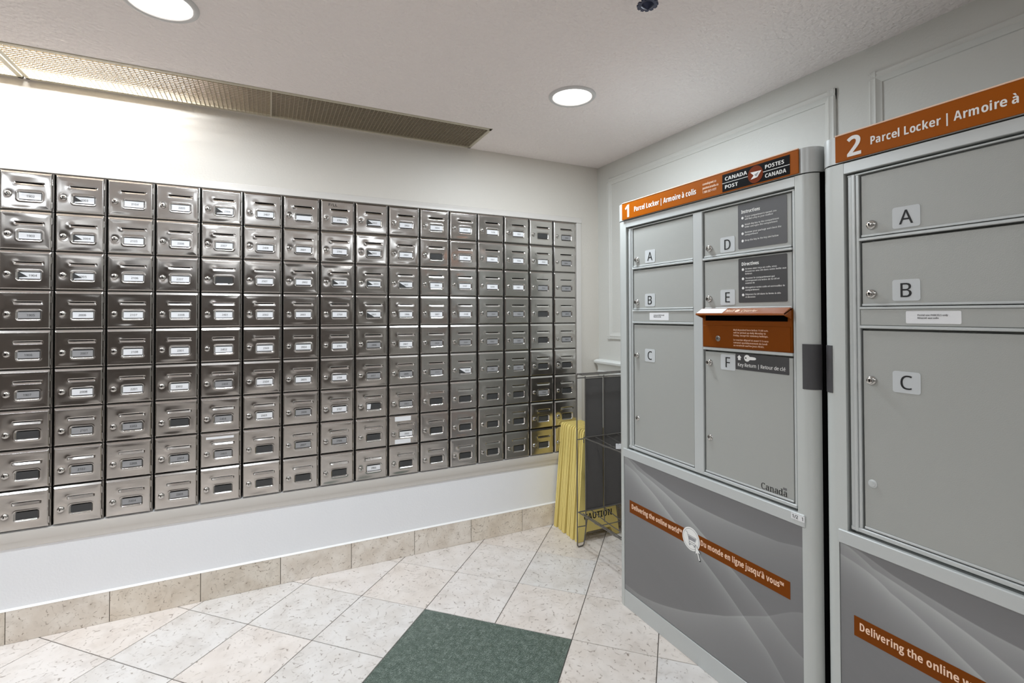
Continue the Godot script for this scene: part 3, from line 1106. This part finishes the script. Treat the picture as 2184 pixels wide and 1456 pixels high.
func make_locker(z: float, number: String, first: bool, label: String) -> void:
	var t := thing("parcel_locker", label, "locker", Vector3(LX, 0, z), -PI / 2, "grey parcel lockers")
	var zf := -0.0105
	# carcass
	var st := ST()
	extrude(st, locker_outline(0.046, 0.851, 0.040), xz_y, 0.700, 1.749)
	extrude(st, locker_outline(0.023, 0.864, 0.012), xz_y, 0.0, 0.700)
	put("cabinet_body", st.commit(), t, M.locker)
	# header cap
	var hs := ST()
	extrude(hs, scaled_outline(locker_outline(0, 0, 0.0), 0.0015), xz_y, 1.7525, 1.829)
	put("header_cap", hs.commit(), t, M.locker_frame)
	put("shadow_joint", box_mesh(Vector3(0.0, 1.745, -0.4), Vector3(0.88, 1.7525, -0.004)), t, M.shadow_gap)
	var sign_ := put("header_sign", box_mesh(Vector3(0.029, 1.7535, 0.0041), Vector3(0.869, 1.827, 0.0085), 0.001), t, M.orange)
	put("edge_strip", box_mesh(Vector3(0.029, 1.827, 0.0035), Vector3(0.869, 1.8305, 0.010), 0.001), sign_, M.pink_print)
	lettering("numeral", number, bold, sign_, M.white_print, Vector3(0.066 if first else 0.080, 1.761, 0.0087), 0.056, 0.0, true)
	lettering("lettering", "Parcel Locker | Armoire à colis", bold, sign_, M.white_print, Vector3(0.115 if first else 0.122, 1.778, 0.0087), 0.0215, 0.352)
	lettering("contact_lines", "canadapost.ca\npostescanada.ca\n1 800 267-1177", bold, sign_, M.pink_print, Vector3(0.499, 1.772, 0.0087), 0.0088, 0.072, false, false)
	logo(sign_)
	# frame rails that close the upper recess
	var rs := ST()
	box(rs, Vector3(0.046, 1.7185, -0.040), Vector3(0.851, 1.749, 0.0), 0.001)
	put("top_rail", rs.commit(), t, M.locker_frame)
	put("bottom_rail", box_mesh(Vector3(0.022, 0.678, -0.011), Vector3(0.874, 0.7165, 0.0045), 0.0025), t, M.locker_frame)
	# module frame round the doors
	var f := ST()
	for b in [[0.0525, 0.7235, 0.063, 1.7125], [0.063, 0.7235, 0.0725, 1.7125], [0.0725, 0.7235, 0.081, 1.7125], [0.836, 0.7235, 0.8445, 1.7125]]:
		box(f, Vector3(b[0], b[1], -0.022), Vector3(b[2], b[3], -0.0045 if b[0] == 0.063 else -0.0085), 0.0015)
	box(f, Vector3(0.436, 0.7235, -0.022), Vector3(0.482, 1.7125, -0.005), 0.002)
	box(f, Vector3(0.0525, 1.7085, -0.022), Vector3(0.8445, 1.7125, -0.0065), 0.001)
	box(f, Vector3(0.0525, 0.7235, -0.022), Vector3(0.8445, 0.7355, -0.0055), 0.002)
	for y in [1.5245, 1.2845]:
		box(f, Vector3(0.081, y, -0.022), Vector3(0.436, y + 0.0075, -0.0045), 0.0015)
	box(f, Vector3(0.081, 1.3365, -0.022), Vector3(0.436, 1.343, -0.0045), 0.0015)
	box(f, Vector3(0.482, 1.5245, -0.022), Vector3(0.836, 1.532, -0.0045), 0.0015)
	box(f, Vector3(0.482, 1.1925, -0.022), Vector3(0.836, 1.2025, -0.0045), 0.0015)
	put("module_frame", f.commit(), t, M.locker_frame)
	# first column
	var lock := lock_mesh(0.0125, 0.013, M.hole, M.chrome)
	var low_lock := lock_mesh(0.0115, 0.006, M.hole, M.chrome) if first else lock_mesh(0.0115, 0.004, M.locker_frame, M.locker_frame)
	var da := door_panel(t, 0.083, 1.533, 0.434, 1.708)
	put("lock", lock, da, null, Vector3(0.112, 1.565, zf))
	letter_plate(da, "A", 0.193, 1.573, zf)
	var db := door_panel(t, 0.083, 1.344, 0.434, 1.5235)
	put("lock", lock, db, null, Vector3(0.110, 1.378, zf))
	letter_plate(db, "B", 0.191, 1.385, zf)
	var strip_ := put("divider_strip", box_mesh(Vector3(0.083, 1.293, -0.0185), Vector3(0.434, 1.336, -0.0075), 0.001), t, M.locker_door)
	put("sticker", plate(0.191, 1.2995, 0.304, 1.331, -0.0075, -0.0068, 0.003), strip_, M.sticker)
	lettering("sticker_print", "Postal use PARCELS only\nRéservé aux colis", sans, strip_, M.grey_print, Vector3(0.2475, 1.3115, -0.0067), 0.0042, 0.062, true, false)
	var dc := door_panel(t, 0.083, 0.737, 0.434, 1.283)
	put("lock", lock, dc, null, Vector3(0.108, 1.144, zf))
	put("lower_lock", low_lock, dc, null, Vector3(0.107, 0.865, zf))
	letter_plate(dc, "C", 0.189, 1.148, zf)
	# second column
	var dd := door_panel(t, 0.484, 1.533, 0.834, 1.708)
	put("lock", lock, dd, null, Vector3(0.512, 1.567, zf))
	letter_plate(dd, "D", 0.592, 1.572, zf)
	var de := door_panel(t, 0.484, 1.341, 0.834, 1.5235)
	put("lock", lock, de, null, Vector3(0.510, 1.381, zf))
	letter_plate(de, "E", 0.591, 1.384, zf)
	if first:
		placards(dd, de, zf)
	mail_slot(t)
	var df := door_panel(t, 0.484, 0.737, 0.834, 1.1905)
	put("lock", lock, df, null, Vector3(0.509, 1.146, zf))
	put("lower_lock", low_lock, df, null, Vector3(0.507, 0.868, zf))
	letter_plate(df, "F", 0.590, 1.153, zf)
	if first:
		key_return(df, zf)
	lettering("wordmark", "Canada", serif, df, M.black_print, Vector3(0.718, 0.7475, zf + 0.0002), 0.020, 0.091)
	put("flag_mark", box_mesh(Vector3(0.7955, 0.767, zf), Vector3(0.808, 0.7745, zf + 0.0004)), df, M.grey_print)
	# lower printed panel
	var lp := ST()
	poly(lp, [Vector3(0.0245, 0.079, -0.002), Vector3(0.8625, 0.079, -0.002), Vector3(0.8625, 0.6765, -0.002), Vector3(0.0245, 0.6765, -0.002)], Vector3(0, 0, 1), [Vector2(0, 1), Vector2(1, 1), Vector2(1, 0), Vector2(0, 0)])
	box(lp, Vector3(0.0245, 0.079, -0.012), Vector3(0.8625, 0.6765, -0.0021))
	var panel := put("lower_panel", lp.commit(), t, M.lower_print)
	put("plinth", box_mesh(Vector3(0.023, 0.0, -0.012), Vector3(0.864, 0.076, -0.0005), 0.001), t, M.locker_frame)
	banner(panel)
	# tag on the rail and dark plates on the rounded corners
	if first:
		var tg := put("rail_tag", box_mesh(Vector3(0.832, 0.6945, 0.0046), Vector3(0.8745, 0.7125, 0.0054)), t, M.sticker)
		lettering("tag_print", "1/2   1", sans, tg, M.black_print, Vector3(0.836, 0.699, 0.0055), 0.010, 0.034, false, false)
		corner_plate(t, 0.871, 90.0, 8.0)
		put("gap_shade", box_mesh(Vector3(0.893, 0.002, -0.09), Vector3(0.9232, 1.750, -0.030), 0.002), t, M.hole)  # black strip painting in the deep shade between the two lockers
	else:
		corner_plate(t, 0.0175, 100.0, 178.0)

func corner_plate(t: Node3D, cx: float, a0: float, a1: float) -> void:
	var p := PackedVector2Array()
	var q := PackedVector2Array()
	for i in 11:
		var a := deg_to_rad(lerpf(a0, a1, i / 10.0))
		p.append(Vector2(cx + 0.0405 * cos(a), -0.04 + 0.0405 * sin(a)))
		q.append(Vector2(cx + 0.042 * cos(a), -0.04 + 0.042 * sin(a)))
	q.reverse()
	p.append_array(q)
	var st := ST()
	extrude(st, p, xz_y, 1.097, 1.233)
	put("corner_plate", st.commit(), t, M.corner)

func shape(called: String, pts: Array, parent: Node3D, mat: Material, z0: float, z1: float) -> MeshInstance3D:
	var o := PackedVector2Array()
	for p in pts:
		o.append(Vector2(p[0], p[1]))
	var st := ST()
	extrude(st, o, xy_z, z0, z1)
	return put(called, st.commit(), parent, mat)

func logo(sign_: Node3D) -> void:
	var z := 0.0086
	put("logo_panel", box_mesh(Vector3(0.588, 1.7575, z), Vector3(0.842, 1.8185, z + 0.0006)), sign_, M.logo_black)
	z += 0.0007
	var yc := 1.7875
	for s in [[0.588, 0.695], [0.748, 0.842]]:
		put("logo_rule", box_mesh(Vector3(s[0], yc - 0.0009, z), Vector3(s[1], yc + 0.0009, z + 0.0003)), sign_, M.white_print)
	var ds := ST()
	extrude(ds, disc(0.7215, yc, 0.0285, 36), xy_z, z, z + 0.0004)
	put("emblem_disc", ds.commit(), sign_, M.logo_red)
	shape("emblem_wing", [[0.703, 1.7975], [0.7445, 1.7955], [0.729, 1.7765], [0.704, 1.7735], [0.7155, 1.785]], sign_, M.white_print, z + 0.0004, z + 0.0008)
	shape("emblem_fold", [[0.7175, 1.7865], [0.735, 1.7935], [0.7255, 1.779]], sign_, M.icon_grey, z + 0.0008, z + 0.0010)
	lettering("logo_text", "CANADA", bold, sign_, M.white_print, Vector3(0.6, 1.7955, z), 0.0125, 0.090)
	lettering("logo_text", "POST", bold, sign_, M.white_print, Vector3(0.6, 1.7665, z), 0.0125, 0.053)
	lettering("logo_text", "POSTES", bold, sign_, M.white_print, Vector3(0.7575, 1.7955, z), 0.0125, 0.066)
	lettering("logo_text", "CANADA", bold, sign_, M.white_print, Vector3(0.7575, 1.7665, z), 0.0125, 0.073)

func placards(dd: Node3D, de: Node3D, zf: float) -> void:
	put("placard", plate(0.637, 1.549, 0.818, 1.7025, zf, zf + 0.001, 0.004), dd, M.placard)
	var z := zf + 0.0012
	lettering("placard_title", "Instructions", bold, dd, M.white_print, Vector3(0.651, 1.6705, z), 0.0115, 0.072, false, false)
	var rows := [[1.6555, "If your compartment is opened, you"], [1.647, "will find a key in your mailbox"], [1.6285, "Match the key to the compartment"], [1.620, "letter and open the compartment"], [1.6015, "Remove your package and check the"], [1.593, "compartment"], [1.574, "Drop the key in the key slot below"]]
	var ws := [0.118, 0.106, 0.126, 0.121, 0.134, 0.05, 0.124]
	for i in rows.size():
		lettering("placard_line", rows[i][1], sans, dd, M.white_print, Vector3(0.665, rows[i][0], z), 0.0055, ws[i], false, false)
	for y in [1.655, 1.628, 1.601, 1.576]:
		var st := ST()
		extrude(st, disc(0.6555, y, 0.0046, 16), xy_z, z, z + 0.0003)
		put("bullet", st.commit(), dd, M.white_print)
	put("placard", plate(0.637, 1.3635, 0.817, 1.516, zf, zf + 0.001, 0.004), de, M.placard_dark)
	lettering("placard_title", "Directives", bold, de, M.white_print, Vector3(0.651, 1.4905, z), 0.0115, 0.066, false, false)
	rows = [[1.4765, "Si vous avez reçu un colis, vous"], [1.468, "trouverez une clé dans votre boîte aux"], [1.4595, "lettres"], [1.4445, "Trouvez le compartiment qui"], [1.436, "correspond à la lettre de la clé et"], [1.4275, "ouvrez-le"], [1.4125, "Récupérez votre colis et verrouillez le"], [1.404, "compartiment"], [1.389, "Déposez la clé dans la fente à clés"], [1.380, "ci-dessous"]]
	ws = [0.117, 0.150, 0.026, 0.109, 0.126, 0.036, 0.144, 0.053, 0.13, 0.038]
	for i in rows.size():
		lettering("placard_line", rows[i][1], sans, de, M.white_print, Vector3(0.665, rows[i][0], z), 0.0052, ws[i], false, false)
	for y in [1.4765, 1.4445, 1.4125, 1.389]:
		var st := ST()
		extrude(st, disc(0.6555, y + 0.001, 0.0046, 16), xy_z, z, z + 0.0003)
		put("bullet", st.commit(), de, M.white_print)

func key_return(df: Node3D, zf: float) -> void:
	put("key_placard", plate(0.622, 1.132, 0.820, 1.1875, zf, zf + 0.001, 0.002), df, M.placard_dark)
	var z := zf + 0.0011
	shape("arrow", [[0.6375, 1.1825], [0.6465, 1.1735], [0.6425, 1.1735], [0.6425, 1.165], [0.6325, 1.165], [0.6325, 1.1735], [0.6285, 1.1735]], df, M.white_print, z, z + 0.0003)
	var k := PackedVector2Array()
	for i in 23:
		var a := deg_to_rad(28.0 + 304.0 * i / 22.0)
		k.append(Vector2(0.6685 + 0.0115 * cos(a), 1.1735 + 0.0115 * sin(a)))
	for q in [[0.691, 1.1685], [0.7, 1.1695], [0.704, 1.1735], [0.70, 1.178], [0.688, 1.179]]:
		k.append(Vector2(q[0], q[1]))
	var st := ST()
	extrude(st, k, xy_z, z, z + 0.0003)
	put("key_symbol", st.commit(), df, M.white_print)
	var s2 := ST()
	extrude(s2, disc(0.664, 1.1738, 0.0026, 12), xy_z, z + 0.0003, z + 0.0005)
	put("key_hole", s2.commit(), df, M.black_print)
	lettering("key_text", "Key Return | Retour de clé", sans, df, M.white_print, Vector3(0.632, 1.1435, z), 0.0115, 0.176, false, true)

func mail_slot(t: Node3D) -> void:
	var o := put("mail_slot", box_mesh(Vector3(0.482, 1.203, -0.02), Vector3(0.836, 1.340, -0.004), 0.0015), t, M.orange_body)
	put("slot_door", box_mesh(Vector3(0.4875, 1.206, -0.005), Vector3(0.831, 1.2835, -0.0022), 0.001), o, M.orange_body)
	put("slot_opening", box_mesh(Vector3(0.497, 1.3005, -0.0045), Vector3(0.821, 1.3195, -0.0034)), o, M.hole)
	# sloping hood
	var st := ST()
	var prof := PackedVector2Array([Vector2(1.3415, -0.006), Vector2(1.3445, 0.002), Vector2(1.3265, 0.0335), Vector2(1.3205, 0.0335), Vector2(1.337, 0.000), Vector2(1.333, -0.006)])
	extrude(st, prof, yz_x, 0.484, 0.834)
	for x in [0.484, 0.8305]:
		extrude(st, PackedVector2Array([Vector2(1.342, -0.004), Vector2(1.3255, 0.031), Vector2(1.3205, 0.031), Vector2(1.308, -0.004)]), yz_x, x, x + 0.0035)
	put("slot_hood", st.commit(), o, M.orange_gloss)
	var dir := Vector3(0, 1.3265 - 1.3445, 0.0315).normalized()
	var a := Vector3(0, 1.3445, 0.002)
	var nrm := Vector3(0, 0.0315, 0.018).normalized()
	var s2 := ST()
	poly(s2, [a + dir * 0.002 + nrm * 0.0006 + Vector3(0.486, 0, 0), a + dir * 0.002 + nrm * 0.0006 + Vector3(0.601, 0, 0), a + dir * 0.0345 + nrm * 0.0006 + Vector3(0.601, 0, 0), a + dir * 0.0345 + nrm * 0.0006 + Vector3(0.486, 0, 0)], nrm)
	for q in [0.486, 0.601]:
		poly(s2, [a + dir * 0.002 + Vector3(q, 0, 0), a + dir * 0.0345 + Vector3(q, 0, 0), a + dir * 0.0345 + nrm * 0.0006 + Vector3(q, 0, 0), a + dir * 0.002 + nrm * 0.0006 + Vector3(q, 0, 0)], Vector3(1 if q > 0.5 else -1, 0, 0))
	put("hood_label", s2.commit(), o, M.sticker)
	var tx := lettering("hood_text", "Mail", bold, o, M.pink_print, Vector3.ZERO, 0.013, 0.032, false, false)
	var t2 := lettering("hood_text", "Courrier", bold, o, M.pink_print, Vector3.ZERO, 0.013, 0.06, false, false)
	var rot := Basis(Vector3(1, 0, 0), -dir, nrm)
	for e in [[tx, 0.609], [t2, 0.672]]:
		var loc: Vector3 = e[0].position
		e[0].transform = Transform3D(rot * Basis.from_scale(e[0].scale), rot * loc + a + dir * 0.026 + nrm * 0.0004 + Vector3(e[1], 0, 0))
	var ds := ST()
	var dd := disc(0, 0, 0.0085, 18)
	extrude(ds, dd, func(p: float, q: float, w: float) -> Vector3: return rot * Vector3(p, q, w) + a + dir * 0.019 + Vector3(0.654, 0, 0), 0.0002, 0.0006)
	put("hood_emblem", ds.commit(), o, M.pink_print)
	put("lock", lock_mesh(0.0105, 0.004, M.hole, M.steel_frame), o, null, Vector3(0.554, 1.2365, -0.0022))
	var lines := [["Mail deposited here before 11:00 a.m.", 1.2665, 0.134], ["will be picked up daily Monday to", 1.257, 0.125], ["Friday, except for statutory holidays.", 1.2475, 0.134], ["Le courrier déposé ici avant 11 h sera", 1.232, 0.134], ["ramassé quotidiennement du lundi", 1.2225, 0.130], ["au vendredi sauf les jours fériés.", 1.213, 0.119]]
	for l in lines:
		lettering("notice_line", l[0], sans, o, M.pink_print, Vector3(0.6205, l[1], -0.0021), 0.0056, l[2], false, false)

func banner(panel: Node3D) -> void:
	put("banner", box_mesh(Vector3(0.060, 0.4365, -0.0019), Vector3(0.822, 0.491, -0.0012)), panel, M.orange_body)
	var z := -0.0011
	lettering("banner_text", "Delivering the online world™", bold, panel, M.pink_print, Vector3(0.075, 0.4575, z), 0.0205, 0.298)
	lettering("banner_text", "Du monde en ligne jusqu'à vous™", bold, panel, M.pink_print, Vector3(0.468, 0.4575, z), 0.0205, 0.333)
	var c := Vector2(0.420, 0.4625)
	var st := ST()
	extrude(st, disc(c.x, c.y, 0.0435, 44), xy_z, z, z + 0.0004)
	put("cart_badge", st.commit(), panel, M.white_print)
	var s2 := ST()
	for i in 44:
		var a0 := TAU * i / 44
		var a1 := TAU * (i + 1) / 44
		var q := []
		for e in [[a0, 0.0385], [a1, 0.0385], [a1, 0.0371], [a0, 0.0371]]:
			q.append(Vector3(c.x + e[1] * cos(e[0]), c.y + e[1] * sin(e[0]), z + 0.0006))
		poly(s2, q, Vector3(0, 0, 1))
	put("badge_ring", s2.commit(), panel, M.icon_grey)
	var ic := ST()
	for seg in [[-0.027, 0.022, -0.018, 0.020], [-0.018, 0.020, -0.008, -0.012], [-0.008, -0.012, 0.020, -0.012], [-0.016, 0.012, 0.026, 0.010], [0.026, 0.010, 0.020, -0.006], [-0.012, -0.004, 0.021, -0.004], [-0.008, -0.012, -0.010, -0.019], [-0.010, -0.019, 0.020, -0.019]]:
		var p := c + Vector2(seg[0], seg[1])
		var q := c + Vector2(seg[2], seg[3])
		var nn := (q - p).orthogonal().normalized() * 0.0011
		poly(ic, [Vector3(p.x + nn.x, p.y + nn.y, z + 0.0007), Vector3(q.x + nn.x, q.y + nn.y, z + 0.0007), Vector3(q.x - nn.x, q.y - nn.y, z + 0.0007), Vector3(p.x - nn.x, p.y - nn.y, z + 0.0007)], Vector3(0, 0, 1))
	for w in [-0.006, 0.017]:
		var pts := []
		for v in disc(c.x + w, c.y - 0.023, 0.0032, 12):
			pts.append(Vector3(v.x, v.y, z + 0.0007))
		poly(ic, pts, Vector3(0, 0, 1))
	poly(ic, [Vector3(c.x - 0.013, c.y + 0.009, z + 0.0006), Vector3(c.x + 0.023, c.y + 0.007, z + 0.0006), Vector3(c.x + 0.019, c.y - 0.003, z + 0.0006), Vector3(c.x - 0.010, c.y - 0.003, z + 0.0006)], Vector3(0, 0, 1))
	put("cart_symbol", ic.commit(), panel, M.icon_grey)
	var ar := [[0.4435, 0.4475], [0.4655, 0.424], [0.4555, 0.424], [0.4645, 0.398], [0.4595, 0.3965], [0.4510, 0.4215], [0.4425, 0.4155]]
	shape("cursor_edge", ar.map(func(p): return [0.452 + (p[0] - 0.452) * 1.22, 0.422 + (p[1] - 0.422) * 1.12]), panel, M.logo_black, z + 0.0003, z + 0.0007)
	shape("cursor_symbol", ar, panel, M.white_print, z + 0.0007, z + 0.0011)

# ====================================================================== signs, rack, sprinkler
func signs() -> void:
	# folding floor signs standing folded, edge on, between the wall and the wire rack
	var hgt := 0.636
	var out := PackedVector2Array([Vector2(-0.150, 0.0), Vector2(-0.112, 0.0), Vector2(-0.085, 0.05), Vector2(0.085, 0.05), Vector2(0.112, 0.0), Vector2(0.150, 0.0), Vector2(0.086, hgt - 0.03), Vector2(0.080, hgt - 0.008), Vector2(0.070, hgt), Vector2(-0.070, hgt), Vector2(-0.080, hgt - 0.008), Vector2(-0.086, hgt - 0.03)])
	var st := ST()
	extrude(st, out, xy_z, -0.0072, 0.0072)
	var leaf := st.commit()
	var labels := ["yellow folded floor sign standing against the wall, behind all the other folded signs", "yellow folded floor sign second from the wall in the leaning stack", "yellow folded floor sign third from the wall in the leaning stack", "yellow folded floor sign third from the wire rack in the stack", "yellow folded floor sign second from the wire rack in the stack", "yellow folded floor sign with black print standing next to the wire rack"]
	for i in 6:
		var z0 := 0.045 + i * 0.0475
		var z1 := 0.030 + i * 0.043
		var t := thing("floor_sign", labels[i], "floor sign", Vector3(-0.222 + [0.0, 0.004, -0.003, 0.002, -0.004, 0.0][i], 0, z0), 0.0, "yellow folded floor signs")
		var lean := atan2(z0 - z1, hgt)
		for k in 2:
			var p := put("leaf", leaf, t, M.yellow, Vector3(0, 0.0, -0.008 + k * 0.0158))
			p.rotation.x = -lean - (0.010 if k == 0 else -0.010) * 0.6
			p.position.y = 0.001
			if i == 5 and k == 1:
				lettering("warning_text", "CAUTION", bold, p, M.black_print, Vector3(0, 0.118, 0.0074), 0.036, 0.2, true)
		put("hinge_pin", wire([Vector3(-0.062, hgt - 0.012, (z1 - z0)), Vector3(0.062, hgt - 0.012, (z1 - z0))], 0.006), t, M.yellow)

func rack() -> void:
	var t := thing("wire_rack", "dark wire display rack with grey panels standing in the corner beside the first locker", "rack", Vector3(-0.225, 0, 0.58))
	var o := t.position
	var w := func(called: String, pts: Array, r := 0.0034, bend := 0.02, mat: Material = M.wire) -> void:
		var q := []
		for p in pts:
			q.append(Vector3(p[0], p[1], p[2]) - o)
		put(called, wire(q, r, bend), t, mat)
	var xa := -0.404
	var xb := -0.045
	var zb := 0.345
	var zf := 0.83
	# side loops: upright, foot, brace
	for x in [xa, xb]:
		w.call("upright", [[x, 0.985, zb + 0.05], [x, 0.985, zb - 0.002], [x, 0.0045, zb - 0.002], [x + 0.045, 0.0045, zb - 0.004], [x + 0.085, 0.135, zb - 0.03]] if x == xa else [[x, 0.985, zb + 0.05], [x, 0.985, zb], [x, 0.0045, zb], [x, 0.0045, zf], [x, 0.2, zf]], 0.0036, 0.016)
	w.call("top_rail", [[xa, 0.985, zb], [xb, 0.985, zb]])
	w.call("top_rail", [[xa, 0.962, zb + 0.004], [xb, 0.962, zb + 0.004]])
	w.call("top_rail", [[xa, 0.985, zb + 0.05], [xb, 0.985, zb + 0.05]])
	for x in [-0.352, -0.222, -0.09]:
		w.call("panel_rod", [[x, 0.97, zb + 0.007], [x, 0.118, zb + 0.007]], 0.0032, 0.0)
	w.call("cross_tie", [[xa, 0.118, zb], [-0.352, 0.118, zb + 0.006]], 0.0028, 0.0)
	# dark panels
	for q in [[-0.348, -0.226], [-0.218, -0.094]]:
		put("panel", box_mesh(Vector3(q[0], 0.196, zb - 0.006) - o, Vector3(q[1], 0.955, zb + 0.003) - o, 0.001), t, M.rack_panel)
	put("panel", box_mesh(Vector3(-0.0895, 0.196, zb - 0.006) - o, Vector3(-0.05, 0.955, zb + 0.003) - o, 0.001), t, M.rack_panel)
	# baskets
	for y in [0.62, 0.203]:
		var lip := xa + 0.003 if y < 0.5 else xa + 0.04
		w.call("basket_rim", [[lip, y, zb + 0.006], [lip, y, zf], [xb, y, zf], [xb, y, zb + 0.006], [lip, y, zb + 0.006]], 0.0038, 0.012)
		if y < 0.5:
			w.call("basket_rim", [[lip + 0.03, y - 0.012, zb + 0.006], [lip + 0.03, y - 0.012, zf]], 0.003, 0.0)
		else:
			w.call("hook", [[xa, y - 0.008, zb], [lip, y - 0.006, zb + 0.004], [lip, y - 0.03, zb + 0.006]], 0.003, 0.006)
		for k in 3:
			var x := lip + (xb - lip) * (k + 1) / 4.0
			w.call("basket_wire", [[x, y - 0.004, zb + 0.006], [x, y - 0.03, (zb + zf) * 0.5], [x, y - 0.004, zf]], 0.0026, 0.1)
		for k in 2:
			var z := zb + (zf - zb) * (k + 1) / 3.0
			w.call("basket_wire", [[lip, y - 0.004, z], [lip + 0.03, y - 0.024, z], [xb - 0.02, y - 0.024, z], [xb, y - 0.004, z]], 0.0026, 0.02)
	w.call("upright", [[xa, 0.2, zf], [xa, 0.0045, zf], [xb, 0.0045, zf]], 0.0034, 0.016)
	w.call("upright", [[xa + 0.04, 0.62, zf], [xa, 0.2, zf]], 0.0034, 0.0)
	var tagm := box_mesh(Vector3(-0.014, -0.014, -0.0008), Vector3(0.014, 0.014, 0.0008), 0.0004)
	var c := thing("price_tag", "small white card tag clipped on the middle wire of the rack", "tag", Vector3(-0.322, 0.628, 0.612), -0.5)
	put("card", tagm, c, M.card)
	put("clip", wire([Vector3(0, 0.012, 0), Vector3(-0.006, 0.018, 0.003)], 0.0014), c, M.wire)

func sprinkler() -> void:
	var t := thing("sprinkler_head", "small dark metal sprinkler head hanging under the ceiling", "sprinkler", Vector3(-0.955, H, 1.565))
	var st := ST()
	lathe(st, [Vector2(0.036, 0.0), Vector2(0.036, -0.003), Vector2(0.026, -0.010), Vector2(0.014, -0.012), Vector2(0.014, -0.028), Vector2(0.009, -0.03), Vector2(0.0, -0.03)], Transform3D.IDENTITY, 24)
	put("escutcheon", st.commit(), t, M.ring)
	for s in [-1, 1]:
		put("frame_arm", wire([Vector3(s * 0.010, -0.022, 0), Vector3(s * 0.021, -0.029, 0), Vector3(s * 0.018, -0.036, 0), Vector3(0, -0.043, 0)], 0.0032, 0.008), t, M.sprinkler)
	var bulb := ST()
	lathe(bulb, [Vector2(0.0, -0.024), Vector2(0.003, -0.026), Vector2(0.003, -0.040), Vector2(0.0, -0.042)], Transform3D.IDENTITY, 12)
	put("glass_bulb", bulb.commit(), t, std(rgb(40, 60, 130), 0.1))
	var d := ST()
	var teeth := PackedVector2Array()
	for k in 48:
		var a := TAU * k / 48
		var r := 0.032 if k % 4 < 3 else 0.026
		teeth.append(Vector2(r * cos(a), r * sin(a)))
	extrude(d, teeth, xz_y, -0.046, -0.043)
	lathe(d, [Vector2(0.012, -0.040), Vector2(0.020, -0.046), Vector2(0.014, -0.051), Vector2(0.0, -0.060)], Transform3D.IDENTITY, 8)
	put("deflector", d.commit(), t, M.sprinkler)
